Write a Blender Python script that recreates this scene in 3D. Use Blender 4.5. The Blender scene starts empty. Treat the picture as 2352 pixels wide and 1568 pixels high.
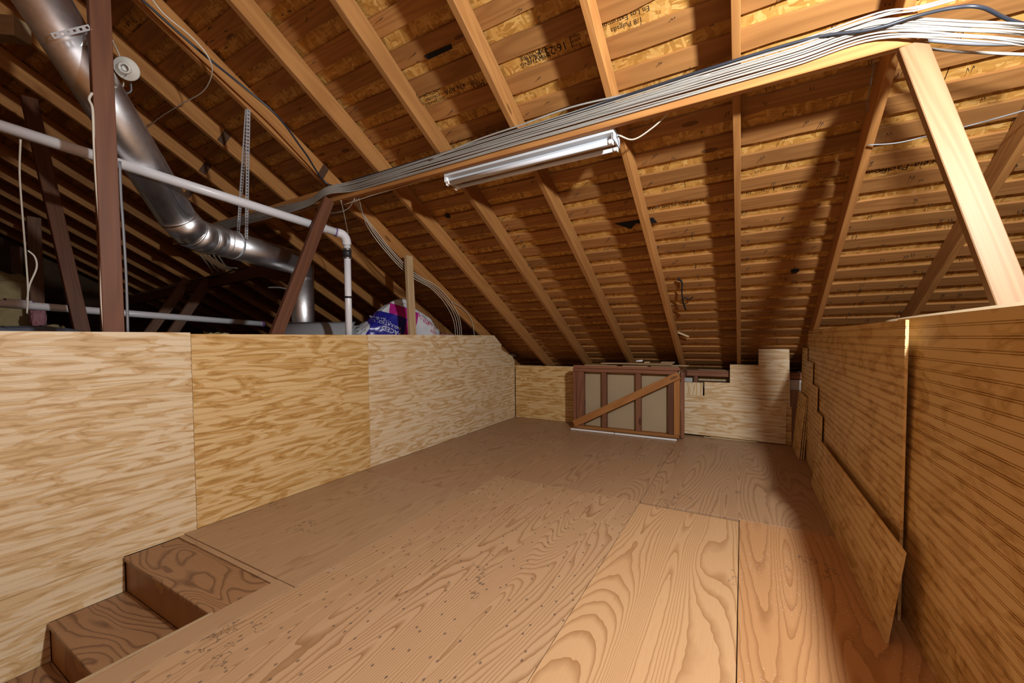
import bpy, bmesh, math, random
from mathutils import Vector, Matrix, noise as mnoise
from mathutils.bvhtree import BVHTree
random.seed(7)
SC = bpy.context.scene
COL = SC.collection

# ------------------------------------------------------------------ camera
FPX, CYPX = 931.27, 806.1
YAW, PITCH, ROLL = .517048, -.0285816, -.0106034
EYE = Vector((0, 0, 1.2))
_f = Vector((-math.sin(YAW)*math.cos(PITCH), math.cos(YAW)*math.cos(PITCH), math.sin(PITCH)))
_r0 = Vector((math.cos(YAW), math.sin(YAW), 0)); _u0 = _r0.cross(_f)
_r = _r0*math.cos(ROLL) + _u0*math.sin(ROLL)
_u = -_r0*math.sin(ROLL) + _u0*math.cos(ROLL)
cam = bpy.data.cameras.new('camera'); camo = bpy.data.objects.new('camera', cam); COL.objects.link(camo)
cam.sensor_width = 36; cam.sensor_fit = 'HORIZONTAL'; cam.lens = FPX/2352*36
cam.shift_y = (CYPX-784)/2352; cam.clip_start = .02
camo.matrix_world = Matrix(((_r.x, _u.x, -_f.x, 0), (_r.y, _u.y, -_f.y, 0), (_r.z, _u.z, -_f.z, 1.2), (0, 0, 0, 1)))
SC.camera = camo
SC.view_settings.view_transform = 'Standard'; SC.view_settings.look = 'None'
SC.view_settings.exposure = 0.0; SC.view_settings.gamma = 1; SC.view_settings.use_curve_mapping = False
# ------------------------------------------------------------------ world and light
W = bpy.data.worlds.new('world'); SC.world = W; W.use_nodes = True
W.node_tree.nodes['Background'].inputs[0].default_value = (.9, .93, 1, 1)
W.node_tree.nodes['Background'].inputs[1].default_value = .0
def point(name, loc, power, rad, col=(1, 1, 1)):
    l = bpy.data.lights.new(name, 'POINT'); l.energy = power; l.shadow_soft_size = rad; l.color = col
    o = bpy.data.objects.new(name, l); COL.objects.link(o); o.location = loc; return o
point('work_light', (.93, .95, 2.40), 420, .06, (.95, .985, 1))
point('added_fill', (.35, -1.3, 3.55), 44, .4, (.97, .98, 1))  # soft fill with no real source, added behind the camera to lift the shadows

# ------------------------------------------------------------------ helpers: pixel of the photo -> point in the room
def ray(u, v): return _r*((u-1176)/FPX) - _u*((v-CYPX)/FPX) + _f
def onx(u, v, x): r = ray(u, v); return EYE + r*((x-EYE.x)/r.x)
def ony(u, v, y): r = ray(u, v); return EYE + r*((y-EYE.y)/r.y)
def onz(u, v, z=0): r = ray(u, v); return EYE + r*((z-EYE.z)/r.z)
def dep(u, v, d): return EYE + ray(u, v)*d
SL, RZ, RY = .55, .90, 5.4
KS = math.sqrt(1+SL*SL)
def onroof(u, v, n=0):
    r = ray(u, v); nn = Vector((0, SL, 1)); d = SL*RY+RZ+n*KS
    return EYE + r*((d-nn.dot(EYE))/nn.dot(r))
ROOF = Matrix(((1, 0, 0, 0), (0, 1/KS, SL/KS, RY), (0, -SL/KS, 1/KS, RZ), (0, 0, 0, 1)))  # local x, downslope, up-normal
ROOFI = ROOF.inverted()

# ------------------------------------------------------------------ object helpers
def T(v): return Matrix.Translation(Vector(v))
WM = {}
def link(name, data, mat=None, parent=None, M=None):
    o = bpy.data.objects.new(name, data); COL.objects.link(o)
    M = M or Matrix()
    if mat is not None and data is not None and not data.materials: data.materials.append(mat)
    if parent is not None:
        o.parent = parent; o.matrix_local = WM[parent.name].inverted() @ M
    else: o.matrix_world = M
    WM[o.name] = M.copy()
    return o
def tag(o, label=None, cat=None, group=None, kind=None):
    if label: o['label'] = label
    if cat: o['category'] = cat
    if group: o['group'] = group
    if kind: o['kind'] = kind
    return o
def empty(name, loc, label=None, cat=None, group=None, kind=None):
    o = link(name, None, M=T(loc)); o.empty_display_size = .1
    return tag(o, label, cat, group, kind)
def mesh(name, v, f, smooth=False):
    m = bpy.data.meshes.new(name); m.from_pydata([tuple(p) for p in v], [], f); m.update()
    if smooth: m.polygons.foreach_set('use_smooth', [True]*len(m.polygons))
    return m
BOXF = [(0, 3, 2, 1), (4, 5, 6, 7), (0, 1, 5, 4), (1, 2, 6, 5), (2, 3, 7, 6), (3, 0, 4, 7)]
def boxv(a, b):
    x0, y0, z0 = a; x1, y1, z1 = b
    return [(x0, y0, z0), (x1, y0, z0), (x1, y1, z0), (x0, y1, z0), (x0, y0, z1), (x1, y0, z1), (x1, y1, z1), (x0, y1, z1)]
class MB:
    def __init__(s): s.v = []; s.f = []
    def add(s, v, f):
        n = len(s.v); s.v += [tuple(p) for p in v]; s.f += [tuple(i+n for i in q) for q in f]
    def box(s, a, b): s.add(boxv(a, b), BOXF)
    def mesh(s, name, smooth=False): return mesh(name, s.v, s.f, smooth)
def bbox_mesh(name, a, b, bev=.002):
    bm = bmesh.new(); vs = [bm.verts.new(p) for p in boxv(a, b)]
    for q in BOXF: bm.faces.new([vs[i] for i in q])
    if bev: bmesh.ops.bevel(bm, geom=bm.edges[:], offset=bev, segments=1, affect='EDGES')
    m = bpy.data.meshes.new(name); bm.to_mesh(m); bm.free(); return m
def frame(p, x, y):
    x = Vector(x).normalized(); y = Vector(y); y = (y-x*y.dot(x)).normalized(); z = x.cross(y)
    return Matrix(((x.x, y.x, z.x, p[0]), (x.y, y.y, z.y, p[1]), (x.z, y.z, z.z, p[2]), (0, 0, 0, 1)))
def lumber(name, p0, p1, w, h, side, mat, parent=None, bev=.002):
    """a stick from p0 to p1; w across the direction 'side', h across the other"""
    p0, p1 = Vector(p0), Vector(p1); L = (p1-p0).length
    return link(name, bbox_mesh(name, (0, -w/2, -h/2), (L, w/2, h/2), bev), mat, parent, frame(p0, p1-p0, side))
def box_obj(name, a, b, mat, parent=None, axis='x', bev=.002):
    """box in world limits, local x (the grain) along the given axis"""
    a, b = Vector(a), Vector(b); c = (a+b)/2; d = b-a
    if axis == 'x': M = frame((a.x, c.y, c.z), (1, 0, 0), (0, 1, 0)); s = (d.x, d.y, d.z)
    elif axis == 'y': M = frame((c.x, a.y, c.z), (0, 1, 0), (-1, 0, 0)); s = (d.y, d.x, d.z)
    else: M = frame((c.x, c.y, a.z), (0, 0, 1), (1, 0, 0)); s = (d.z, d.x, d.y)
    return link(name, bbox_mesh(name, (0, -s[1]/2, -s[2]/2), (s[0], s[1]/2, s[2]/2), bev), mat, parent, M)
def spline(pts, n=10):
    P = [Vector(p) for p in pts]; P = [P[0]*2-P[1]] + P + [P[-1]*2-P[-2]]; out = []
    for i in range(1, len(P)-2):
        for k in range(n):
            t = k/n; a, b, c, d = P[i-1], P[i], P[i+1], P[i+2]
            out.append(.5*((2*b)+(c-a)*t+(2*a-5*b+4*c-d)*t*t+(3*b-a-3*c+d)*t**3))
    out.append(P[-2].copy()); return out
def tube_mb(mb, pts, r, sides=8, flat=1.0, flatdir=None, caps=True):
    pts = [Vector(p) for p in pts]; n = len(pts); base = len(mb.v)
    t0 = (pts[1]-pts[0]).normalized()
    up = Vector(flatdir) if flatdir else (Vector((0, 0, 1)) if abs(t0.z) < .9 else Vector((1, 0, 0)))
    up = (up-t0*up.dot(t0)).normalized()
    rr = r if isinstance(r, (list, tuple)) else [r]*n
    for i, p in enumerate(pts):
        t = (pts[min(i+1, n-1)]-pts[max(i-1, 0)]).normalized()
        up = (up-t*up.dot(t)).normalized(); s = t.cross(up)
        for k in range(sides):
            a = 2*math.pi*k/sides
            mb.v.append(tuple(p+(up*math.cos(a)+s*math.sin(a)*flat)*rr[i]))
    for i in range(n-1):
        for k in range(sides):
            a = base+i*sides+k; b = base+i*sides+(k+1) % sides
            mb.f.append((a, b, b+sides, a+sides))
    if caps:
        mb.f.append(tuple(base+k for k in reversed(range(sides)))); mb.f.append(tuple(base+(n-1)*sides+k for k in range(sides)))
def tube(name, pts, r, mat, parent=None, sides=8, flat=1.0, flatdir=None, smooth=True):
    base = Vector(pts[0]); mb = MB(); tube_mb(mb, [Vector(p)-base for p in pts], r, sides, flat, flatdir)
    return link(name, mb.mesh(name, smooth), mat, parent, T(base))
def lathe(prof, n=24):
    """prof: (radius, height) list, axis local z"""
    mb = MB()
    for r, h in prof:
        for k in range(n): a = 2*math.pi*k/n; mb.v.append((r*math.cos(a), r*math.sin(a), h))
    for i in range(len(prof)-1):
        for k in range(n): a = i*n+k; b = i*n+(k+1) % n; mb.f.append((a, b, b+n, a+n))
    return mb
def zframe(p, z, x=(1, 0, 0)):
    z = Vector(z).normalized(); x = Vector(x); x = (x-z*x.dot(z)).normalized(); y = z.cross(x)
    return Matrix(((x.x, y.x, z.x, p[0]), (x.y, y.y, z.y, p[1]), (x.z, y.z, z.z, p[2]), (0, 0, 0, 1)))
_tx = {}
def text_mesh(s, size, name='print', align='CENTER'):
    c = bpy.data.curves.new(name, 'FONT'); c.body = s; c.size = size; c.align_x = align; c.align_y = 'CENTER'; c.resolution_u = 2
    o = bpy.data.objects.new(name, c); COL.objects.link(o)
    dg = bpy.context.evaluated_depsgraph_get(); m = bpy.data.meshes.new_from_object(o.evaluated_get(dg))
    bpy.data.objects.remove(o); bpy.data.curves.remove(c); m.name = name
    return m

# ------------------------------------------------------------------ materials
class NT:
    def __init__(s, name):
        s.m = bpy.data.materials.new(name); s.m.use_nodes = True; s.t = s.m.node_tree
        s.b = s.t.nodes['Principled BSDF']
    def n(s, typ, **kw):
        o = s.t.nodes.new(typ)
        for k, v in kw.items(): setattr(o, k, v)
        return o
    def l(s, a, b): s.t.links.new(a, b)
    def math(s, op, a, b=None, c=None):
        o = s.n('ShaderNodeMath', operation=op)
        for i, x in enumerate((a, b, c)):
            if x is None: continue
            if isinstance(x, (int, float)): o.inputs[i].default_value = x
            else: s.l(x, o.inputs[i])
        return o.outputs[0]
    def coords(s, rnd=True):
        tc = s.n('ShaderNodeTexCoord'); v = tc.outputs['Object']
        if rnd:
            oi = s.n('ShaderNodeObjectInfo'); m = s.n('ShaderNodeVectorMath', operation='MULTIPLY_ADD')
            cb = s.n('ShaderNodeCombineXYZ')
            for i in range(3): s.l(oi.outputs['Random'], cb.inputs[i])
            s.l(cb.outputs[0], m.inputs[0]); m.inputs[1].default_value = (37.3, 71.9, 53.1); s.l(v, m.inputs[2]); v = m.outputs[0]
        return v
    def scale(s, v, sc):
        m = s.n('ShaderNodeVectorMath', operation='MULTIPLY'); s.l(v, m.inputs[0]); m.inputs[1].default_value = sc; return m.outputs[0]
    def noise(s, v, scale=1, detail=2, rough=.5, dist=0):
        o = s.n('ShaderNodeTexNoise'); s.l(v, o.inputs['Vector'])
        for k, x in (('Scale', scale), ('Detail', detail), ('Roughness', rough), ('Distortion', dist)): o.inputs[k].default_value = x
        return o.outputs['Fac']
    def ramp(s, f, stops, interp='LINEAR'):
        o = s.n('ShaderNodeValToRGB'); s.l(f, o.inputs[0]); o.color_ramp.interpolation = interp
        e = o.color_ramp.elements
        while len(e) < len(stops): e.new(.5)
        for x, (p, c) in zip(e, stops): x.position = p; x.color = (*c, 1) if len(c) == 3 else c
        return o.outputs[0]
    def mix(s, f, a, b, mode='MIX'):
        o = s.n('ShaderNodeMix', data_type='RGBA', blend_type=mode)
        for i, x in ((0, f), (6, a), (7, b)):
            if isinstance(x, (int, float)): o.inputs[i].default_value = x
            elif isinstance(x, (tuple, list)): o.inputs[i].default_value = (*x, 1)
            else: s.l(x, o.inputs[i])
        return o.outputs[2]
    def out(s, col, rough=.6, bump=None, bstr=.3, bdist=.002, spec=.35, metal=0):
        if isinstance(col, tuple): s.b.inputs['Base Color'].default_value = (*col, 1)
        else: s.l(col, s.b.inputs['Base Color'])
        if isinstance(rough, (int, float)): s.b.inputs['Roughness'].default_value = rough
        else: s.l(rough, s.b.inputs['Roughness'])
        s.b.inputs['Specular IOR Level'].default_value = spec; s.b.inputs['Metallic'].default_value = metal
        if bump is not None:
            o = s.n('ShaderNodeBump'); o.inputs['Strength'].default_value = bstr; o.inputs['Distance'].default_value = bdist
            s.l(bump, o.inputs['Height']); s.l(o.outputs[0], s.b.inputs['Normal'])
        return s.m
def plain(name, col, rough=.5, spec=.4, metal=0, var=.08, sc=8):
    t = NT(name); v = t.coords(); f = t.noise(v, sc, 3)
    c = t.mix(f, tuple(x*(1-var) for x in col), tuple(min(1, x*(1+var)) for x in col))
    return t.out(c, rough, spec=spec, metal=metal)
def lumber_mat(name, light, dark, knots=True, rough=.65, spec=.25, contrast=1.0, rings=9):
    t = NT(name); v = t.coords()
    a = t.scale(v, (.55, 7, 7)); n = t.noise(a, 1, 1.5, .5, .25)
    w = t.math('SINE', t.math('MULTIPLY', n, rings*6.283)); w = t.math('MULTIPLY_ADD', w, .5, .5)
    fib = t.noise(t.scale(v, (3, 160, 160)), 1, 2)
    big = t.noise(t.scale(v, (1.2, 5, 5)), 1, 2)
    f = t.math('MULTIPLY_ADD', fib, .45, t.math('MULTIPLY', w, .45*contrast))
    col = t.mix(f, light, dark)
    col = t.mix(t.math('MULTIPLY', big, .55), col, tuple(x*.62 for x in dark))
    oi = t.n('ShaderNodeObjectInfo'); h = t.n('ShaderNodeHueSaturation')
    t.l(t.math('MULTIPLY_ADD', oi.outputs['Random'], .35, .82), h.inputs['Value']); t.l(col, h.inputs['Color']); col = h.outputs[0]
    if knots:
        vo = t.n('ShaderNodeTexVoronoi'); t.l(t.scale(v, (1.7, 5, 5)), vo.inputs['Vector']); vo.inputs['Scale'].default_value = 1
        k = t.math('LESS_THAN', vo.outputs['Distance'], .085); col = t.mix(t.math('MULTIPLY', k, .7), col, tuple(x*.3 for x in dark))
    return t.out(col, rough, bump=f, bstr=.25, bdist=.002, spec=spec)
def bead_mat(name, light, dark, deep, sx=2.1, sy=11.0, K=1.25, rough=.45, spec=.35, period=.0415):
    """rotary-cut pine face: pale early wood, tan late wood, broken at every bead"""
    t = NT(name); v = t.coords(False)
    sp = t.n('ShaderNodeSeparateXYZ'); t.l(v, sp.inputs[0])
    strip = t.math('FLOOR', t.math('DIVIDE', sp.outputs[1], period))
    wn = t.n('ShaderNodeTexWhiteNoise', noise_dimensions='1D'); t.l(strip, wn.inputs['W'])
    oi = t.n('ShaderNodeObjectInfo')
    x2 = t.math('ADD', sp.outputs[0], t.math('MULTIPLY', wn.outputs['Value'], .07))
    y2 = t.math('ADD', sp.outputs[1], t.math('MULTIPLY', wn.outputs['Value'], .012))
    cb = t.n('ShaderNodeCombineXYZ'); t.l(x2, cb.inputs[0]); t.l(y2, cb.inputs[1]); t.l(t.math('MULTIPLY', oi.outputs['Random'], 91), cb.inputs[2])
    vv = cb.outputs[0]
    n = t.noise(t.scale(vv, (sx, sy, 1)), 1, 2.5, .55, .6)
    w = t.math('SINE', t.math('MULTIPLY', n, K*4*6.283)); w = t.math('MULTIPLY_ADD', w, .5, .5)
    fib = t.noise(t.scale(vv, (6, 260, 1)), 1, 2)
    fibv = t.noise(t.scale(vv, (150, 18, 1)), 1, 2)
    big = t.noise(t.scale(vv, (.5, .9, 1)), 1, 2)
    col = t.ramp(w, [(.0, light), (.42, light), (.56, dark), (.92, dark), (1, deep)])
    col = t.mix(t.math('MULTIPLY', fib, .28), col, deep)
    col = t.mix(t.math('MULTIPLY', fibv, .18), col, deep)
    col = t.mix(t.math('MULTIPLY', t.math('SUBTRACT', big, .35), .9), col, dark)
    # nail heads
    vo = t.n('ShaderNodeTexVoronoi', voronoi_dimensions='2D'); t.l(t.scale(vv, (4, 4, 1)), vo.inputs['Vector'])
    k = t.math('LESS_THAN', vo.outputs['Distance'], .014); col = t.mix(t.math('MULTIPLY', k, .75), col, (.03, .02, .01))
    return t.out(col, rough, bump=fib, bstr=.12, bdist=.001, spec=spec)
def ply_mat(name, light, dark, sx=.42, sy=2.3, K=9, lo=.52, hi=.97, rough=.42, spec=.4, knots=0, paint=False, dirt=True, dist=.35):
    """plywood face: contour lines of a stretched field give the cathedral grain"""
    t = NT(name); v = t.coords()
    n = t.noise(t.scale(v, (sx, sy, 1)), 1, 1.2, .4, dist)
    wob = t.noise(t.scale(v, (9, 14, 1)), 1, 2)
    w = t.math('FRACT', t.math('ADD', t.math('MULTIPLY', n, K), t.math('MULTIPLY', wob, .55))); w = t.math('POWER', w, 2.0)
    fib = t.noise(t.scale(v, (5, 240, 1)), 1, 3)
    big = t.noise(t.scale(v, (.8, 1.4, 1)), 1, 3)
    col = t.ramp(w, [(0, light), (lo*.6, light), (hi, dark), (1, light)])
    col = t.mix(t.math('MULTIPLY', fib, .35), col, dark)
    mid = tuple((a*.4+b*.6) for a, b in zip(light, dark))
    if dirt: col = t.mix(t.math('MULTIPLY', t.math('SUBTRACT', big, .3), 1.1), col, mid)
    if knots:
        vo = t.n('ShaderNodeTexVoronoi', voronoi_dimensions='2D'); t.l(t.scale(v, (knots*.62, knots, 1)), vo.inputs['Vector'])
        k = t.ramp(vo.outputs['Distance'], [(0, (1, 1, 1)), (.048, (1, 1, 1)), (.068, (0, 0, 0))])
        col = t.mix(t.math('MULTIPLY', k, .72), col, (.07, .055, .05))
    if dirt:
        st = t.noise(t.scale(v, (2.2, 2.6, 1)), 1, 5, .6)
        ln = t.math('ABSOLUTE', t.math('SUBTRACT', st, .5)); msk = t.noise(t.scale(v, (1.1, 1.1, 1)), 1.7, 1)
        k = t.math('MULTIPLY', t.math('LESS_THAN', ln, .004), t.math('GREATER_THAN', msk, .66))
        col = t.mix(t.math('MULTIPLY', k, .6), col, (.06, .045, .04))
        sc = t.noise(t.scale(v, (1.3, 1.7, 1)), 1.3, 4, .65)
        k = t.ramp(sc, [(.66, (0, 0, 0)), (.8, (1, 1, 1))]); col = t.mix(t.math('MULTIPLY', k, .35), col, (.55, .47, .4))
    if paint:
        vo = t.n('ShaderNodeTexVoronoi', voronoi_dimensions='2D'); t.l(t.scale(v, (17, 21, 1)), vo.inputs['Vector'])
        sepc = t.n('ShaderNodeSeparateColor'); t.l(vo.outputs['Color'], sepc.inputs[0])
        rad = t.math('MULTIPLY', t.math('SUBTRACT', sepc.outputs[0], .72), .6)
        msk = t.noise(v, 2.6, 1)
        k = t.math('MULTIPLY', t.math('LESS_THAN', vo.outputs['Distance'], rad), t.math('GREATER_THAN', msk, .52))
        col = t.mix(k, col, (.75, .7, .68))
    rg = t.math('MULTIPLY_ADD', fib, .2, rough-.1)
    return t.out(col, rg, bump=w, bstr=.12, bdist=.001, spec=spec)
def osb_mat():
    t = NT('osb'); v = t.coords()
    base = None
    dv = t.n('ShaderNodeVectorMath', operation='ADD')
    nz = t.n('ShaderNodeTexNoise'); t.l(v, nz.inputs['Vector']); nz.inputs['Scale'].default_value = 9
    t.l(v, dv.inputs[0]); t.l(t.scale(nz.outputs['Color'], (.06, .06, 0)), dv.inputs[1])
    cols = []
    for sc, ang in (((15, 66, 1), .3), ((56, 18, 1), -.5), ((18, 72, 1), -.9)):
        mp = t.n('ShaderNodeMapping'); t.l(dv.outputs[0], mp.inputs['Vector']); mp.inputs['Rotation'].default_value = (0, 0, ang); mp.inputs['Scale'].default_value = sc
        vo = t.n('ShaderNodeTexVoronoi', voronoi_dimensions='2D'); t.l(mp.outputs[0], vo.inputs['Vector']); vo.inputs['Scale'].default_value = 1
        s = t.n('ShaderNodeSeparateColor'); t.l(vo.outputs['Color'], s.inputs[0]); cols.append((s, vo))
    a = t.math('GREATER_THAN', cols[0][0].outputs[1], .55); b = t.math('GREATER_THAN', cols[1][0].outputs[1], .6)
    val = t.math('ADD', t.math('MULTIPLY', cols[2][0].outputs[0], 1), 0)
    m1 = t.n('ShaderNodeMix'); t.l(a, m1.inputs[0]); t.l(val, m1.inputs[2]); t.l(cols[0][0].outputs[0], m1.inputs[3])
    m2 = t.n('ShaderNodeMix'); t.l(b, m2.inputs[0]); t.l(m1.outputs[0], m2.inputs[2]); t.l(cols[1][0].outputs[0], m2.inputs[3])
    fib = t.noise(t.scale(v, (30, 120, 1)), 1, 2)
    f = t.math('MULTIPLY_ADD', fib, .35, t.math('MULTIPLY', m2.outputs[0], .75))
    col = t.ramp(f, [(.1, (.30, .13, .022)), (.45, (.47, .235, .05)), (.75, (.60, .335, .09)), (1, (.72, .46, .16))])
    big = t.noise(v, 1.1, 2); col = t.mix(t.math('MULTIPLY', big, .5), col, (.30, .14, .03))
    sp = t.noise(v, 60, 2); k = t.math('GREATER_THAN', sp, .76); col = t.mix(t.math('MULTIPLY', k, .8), col, (.04, .02, .01))
    return t.out(col, .6, bump=f, bstr=.3, bdist=.002, spec=.25)
M = {}
M['osb'] = osb_mat()
M['batten'] = lumber_mat('batten_wood', (.44, .207, .064), (.245, .10, .027), True, .7, .2)
M['rafter'] = lumber_mat('rafter_wood', (.48, .228, .070), (.31, .125, .033), True, .6, .25)
M['old_timber'] = lumber_mat('old_timber', (.185, .072, .034), (.105, .038, .018), False, .55, .3)
M['light_strut'] = lumber_mat('light_strut', (.37, .21, .105), (.25, .125, .055), True, .55, .3)
M['red_frame'] = lumber_mat('red_frame', (.30, .13, .065), (.17, .062, .032), True, .6, .25)
M['orange_brace'] = lumber_mat('orange_brace', (.45, .20, .06), (.30, .115, .03), True, .6, .25)
M['pale_stud'] = lumber_mat('pale_stud', (.52, .37, .21), (.34, .22, .11), True, .7, .2)
M['grey_timber'] = lumber_mat('grey_timber', (.33, .19, .12), (.19, .10, .062), True, .7, .2)
M['bead'] = bead_mat('beadboard', (.79, .66, .46), (.66, .475, .26), (.50, .31, .13))
M['bead_gold'] = bead_mat('beadboard_gold', (.75, .54, .27), (.58, .355, .125), (.44, .235, .065))
M['bead_right'] = bead_mat('beadboard_amber', (.82, .60, .29), (.68, .45, .18), (.50, .30, .10), sx=3.2, sy=8, K=.9)
M['floor_knot'] = ply_mat('floor_ply_knotty', (.53, .34, .19), (.27, .14, .06), .34, 3.8, 46, knots=2.5)
M['floor_wide'] = ply_mat('floor_ply_wide', (.58, .36, .185), (.33, .17, .07), .36, 2.9, 46)
M['floor_paint'] = ply_mat('floor_ply_paint', (.52, .28, .125), (.31, .145, .055), .34, 3.0, 36, paint=True)
M['floor_far'] = ply_mat('floor_ply_far', (.45, .275, .15), (.25, .135, .068), .45, 3.6, 38)
M['floor_plain'] = ply_mat('floor_ply_plain', (.45, .29, .16), (.27, .155, .082), .4, 7, 26)
M['tread'] = ply_mat('tread_ply', (.33, .175, .08), (.14, .065, .03), 1.3, 4.6, 19, lo=.5, hi=.72, rough=.45, dirt=False, dist=.6)
M['riser'] = ply_mat('riser_ply', (.36, .165, .045), (.22, .09, .022), .8, 3, 3, rough=.5, dirt=False)
M['hardboard'] = plain('hardboard', (.36, .27, .165), .7, .2)
M['drywall_paper'] = plain('tan_paper', (.40, .30, .19), .8, .15)
M['dark_felt'] = plain('roof_felt', (.02, .018, .016), .9, .1)
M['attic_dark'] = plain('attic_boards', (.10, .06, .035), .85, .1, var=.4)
M['white_paint'] = plain('white_trim_paint', (.78, .78, .77), .4, .4)
M['enamel'] = plain('white_enamel', (.58, .62, .66), .5, .25, var=.04)
M['tube_glass'] = plain('tube_glass', (.66, .68, .72), .5, .2, var=.03)
M['porcelain'] = plain('porcelain', (.62, .59, .52), .18, .6, var=.04)
M['cable_white'] = plain('cable_white', (.31, .295, .265), .5, .35, var=.15, sc=30)
M['cable_old'] = plain('cable_old', (.28, .25, .21), .55, .3, var=.15, sc=30)
M['cable_cream'] = plain('cable_cream', (.56, .51, .42), .5, .3, var=.1, sc=30)
M['cable_grey'] = plain('cable_grey', (.17, .175, .19), .4, .4)
M['cable_black'] = plain('cable_black', (.022, .026, .036), .35, .5)
M['pvc'] = plain('pvc_pipe', (.68, .68, .70), .3, .45, var=.05)
M['pvc_purple'] = plain('pipe_primer', (.16, .08, .22), .5, .3)
M['rubber'] = plain('black_rubber', (.02, .02, .022), .45, .4)
M['brass'] = plain('lamp_contact', (.5, .42, .25), .3, .5, 1)
M['bolt_steel'] = plain('steel', (.5, .52, .54), .35, .5, 1)
M['ink'] = plain('stencil_ink', (.03, .02, .012), .8, .1)
M['tar_paper'] = plain('tar_paper', (.012, .012, .014), .8, .2)
M['plate'] = plain('rusty_plate', (.09, .045, .025), .6, .3, .3, var=.3, sc=60)
M['nail'] = plain('nail_steel', (.03, .025, .02), .6, .3)
M['insulation'] = plain('yellow_insulation', (.62, .50, .26), .95, .05, var=.3, sc=14)
M['pink_insulation'] = plain('pink_insulation', (.62, .30, .34), .95, .05, var=.25, sc=14)
M['carpet'] = plain('grey_carpet', (.27, .27, .28), .95, .05, var=.45, sc=160)
M['tarp'] = plain('blue_grey_tarp', (.12, .14, .18), .7, .2, var=.3, sc=20)
M['facing'] = plain('pale_facing', (.48, .44, .40), .5, .3)
M['pale_wood'] = lumber_mat('pale_board', (.62, .48, .30), (.45, .31, .16), False, .6, .25)
def galv():
    t = NT('galvanised'); v = t.coords(); n = t.noise(v, 24, 4, .6); n2 = t.noise(v, 5, 3)
    c = t.ramp(n, [(.3, (.78, .79, .81)), (.7, (.93, .94, .96))])
    r = t.math('MULTIPLY_ADD', n2, .2, .3)
    return t.out(c, r, bump=n2, bstr=.08, bdist=.004, metal=1, spec=.5)
M['galv'] = galv()

# ================================================================== the roof (ceiling)
XS, XSP = -.055, .637                     # left face of the rafter over the floor seam, spacing
SMIN, SMAX = (-1.35-RY)*KS, (6.85-RY)*KS  # along the slope
XMIN, XMAX = -10.6, 4.2
ceiling = link('ceiling', bbox_mesh('ceiling', (XMIN, SMIN, .180), (XMAX, SMAX, .190), 0), M['dark_felt'], None, ROOF)
tag(ceiling, 'sloping attic roof of boards and strand sheathing over rafters', kind='structure')
RH = .145
rm2 = bbox_mesh('rafter', (0, -.040, 0), (SMAX-SMIN, 0, RH), .003); rm2.materials.append(M['rafter'])
RFR = lambda x: ROOF @ Matrix(((0, -1, 0, x), (1, 0, 0, SMIN), (0, 0, 1, 0), (0, 0, 0, 1)))
for k in range(-6, 17):
    x = XS - XSP*k
    o = link('rafter', rm2, None, ceiling, RFR(x))
# sheathing sheets
sheet_m = bbox_mesh('roof_sheet', (0, 0, 0), (2.477, 1.258, .012), 0); sheet_m.materials.append(M['osb'])
row = 0; s = SMIN+.02
while s < SMAX-.1:
    x = XMIN - (1.24 if row % 2 else 0) + .31
    while x < XMAX:
        link('roof_sheet', sheet_m, None, ceiling, ROOF @ T((x, s, .166)))
        x += 2.481
    s += 1.262; row += 1
# battens: rows of boards, joints on rafters
PB = .1655*KS; BW = .093*KS
sb0 = (2.805-RY)*KS
i0 = int((SMIN-sb0)/PB)+1; i1 = int((SMAX-sb0)/PB)
bcache = {}
nailmb = MB()
def batten_mesh(nsp, var):
    key = (nsp, var)
    if key in bcache: return bcache[key]
    L = XSP*nsp-.004; rnd = random.Random(var*13+nsp)
    m = bpy.data.meshes.new('batten'); bm = bmesh.new()
    n = max(2, nsp*4); rows = []
    for i in range(n+1):
        x = L*i/n; a = rnd.uniform(-.003, .003); b = BW + rnd.uniform(-.005, .003)
        if rnd.random() < .06: b -= rnd.uniform(.008, .02)
        h = rnd.uniform(0, .0015)
        rows.append([bm.verts.new(p) for p in ((x, a, h), (x, b, h), (x, b, .0195), (x, a, .0195))])
    for i in range(n):
        for j in range(4):
            bm.faces.new((rows[i][j], rows[i][(j+1) % 4], rows[i+1][(j+1) % 4], rows[i+1][j]))
    bm.faces.new(rows[0][::-1]); bm.faces.new(rows[-1])
    bmesh.ops.recalc_face_normals(bm, faces=bm.faces[:])
    bm.to_mesh(m); bm.free(); m.materials.append(M['batten']); bcache[key] = m; return m
for i in range(i0, i1):
    s = sb0+i*PB; k = 17; x = XS-XSP*k+.02
    first = True
    while x < XMAX:
        nsp = random.choice((4, 6, 6, 8, 8)) if not first else random.choice((2, 3, 5, 7)); first = False
        link('batten', batten_mesh(nsp, random.randrange(3)), None, ceiling, ROOF @ T((x, s+random.uniform(-.004, .004), RH+.0005)))
        x += nsp*XSP
# roofing nails coming through, in pairs
def nail_at(x, s, n, L):
    t = Vector((random.uniform(-.25, .25), random.uniform(-.25, .25), -1)).normalized()
    p = Vector((x, s, n)); tube_mb(nailmb, [p, p+t*L], [.0022, .0014], 3, caps=False)
for i in range(max(i0, int(((1.2-RY)*KS-sb0)/PB)), i1-2):
    for k in range(70):
        if random.random() < .5: continue
        x = random.uniform(-4.5, 2.6); s = sb0+i*PB+random.uniform(.01, BW*1.6); L = random.uniform(.012, .034)
        n0 = RH if s-sb0-i*PB < BW else .166
        nail_at(x, s, n0+.002, L); nail_at(x+random.uniform(.008, .02), s+random.uniform(-.006, .006), n0+.002, L*random.uniform(.6, 1.1))
tag(link('nail_points', nailmb.mesh('nail_points'), M['nail'], ceiling, ROOF), kind='stuff')
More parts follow.
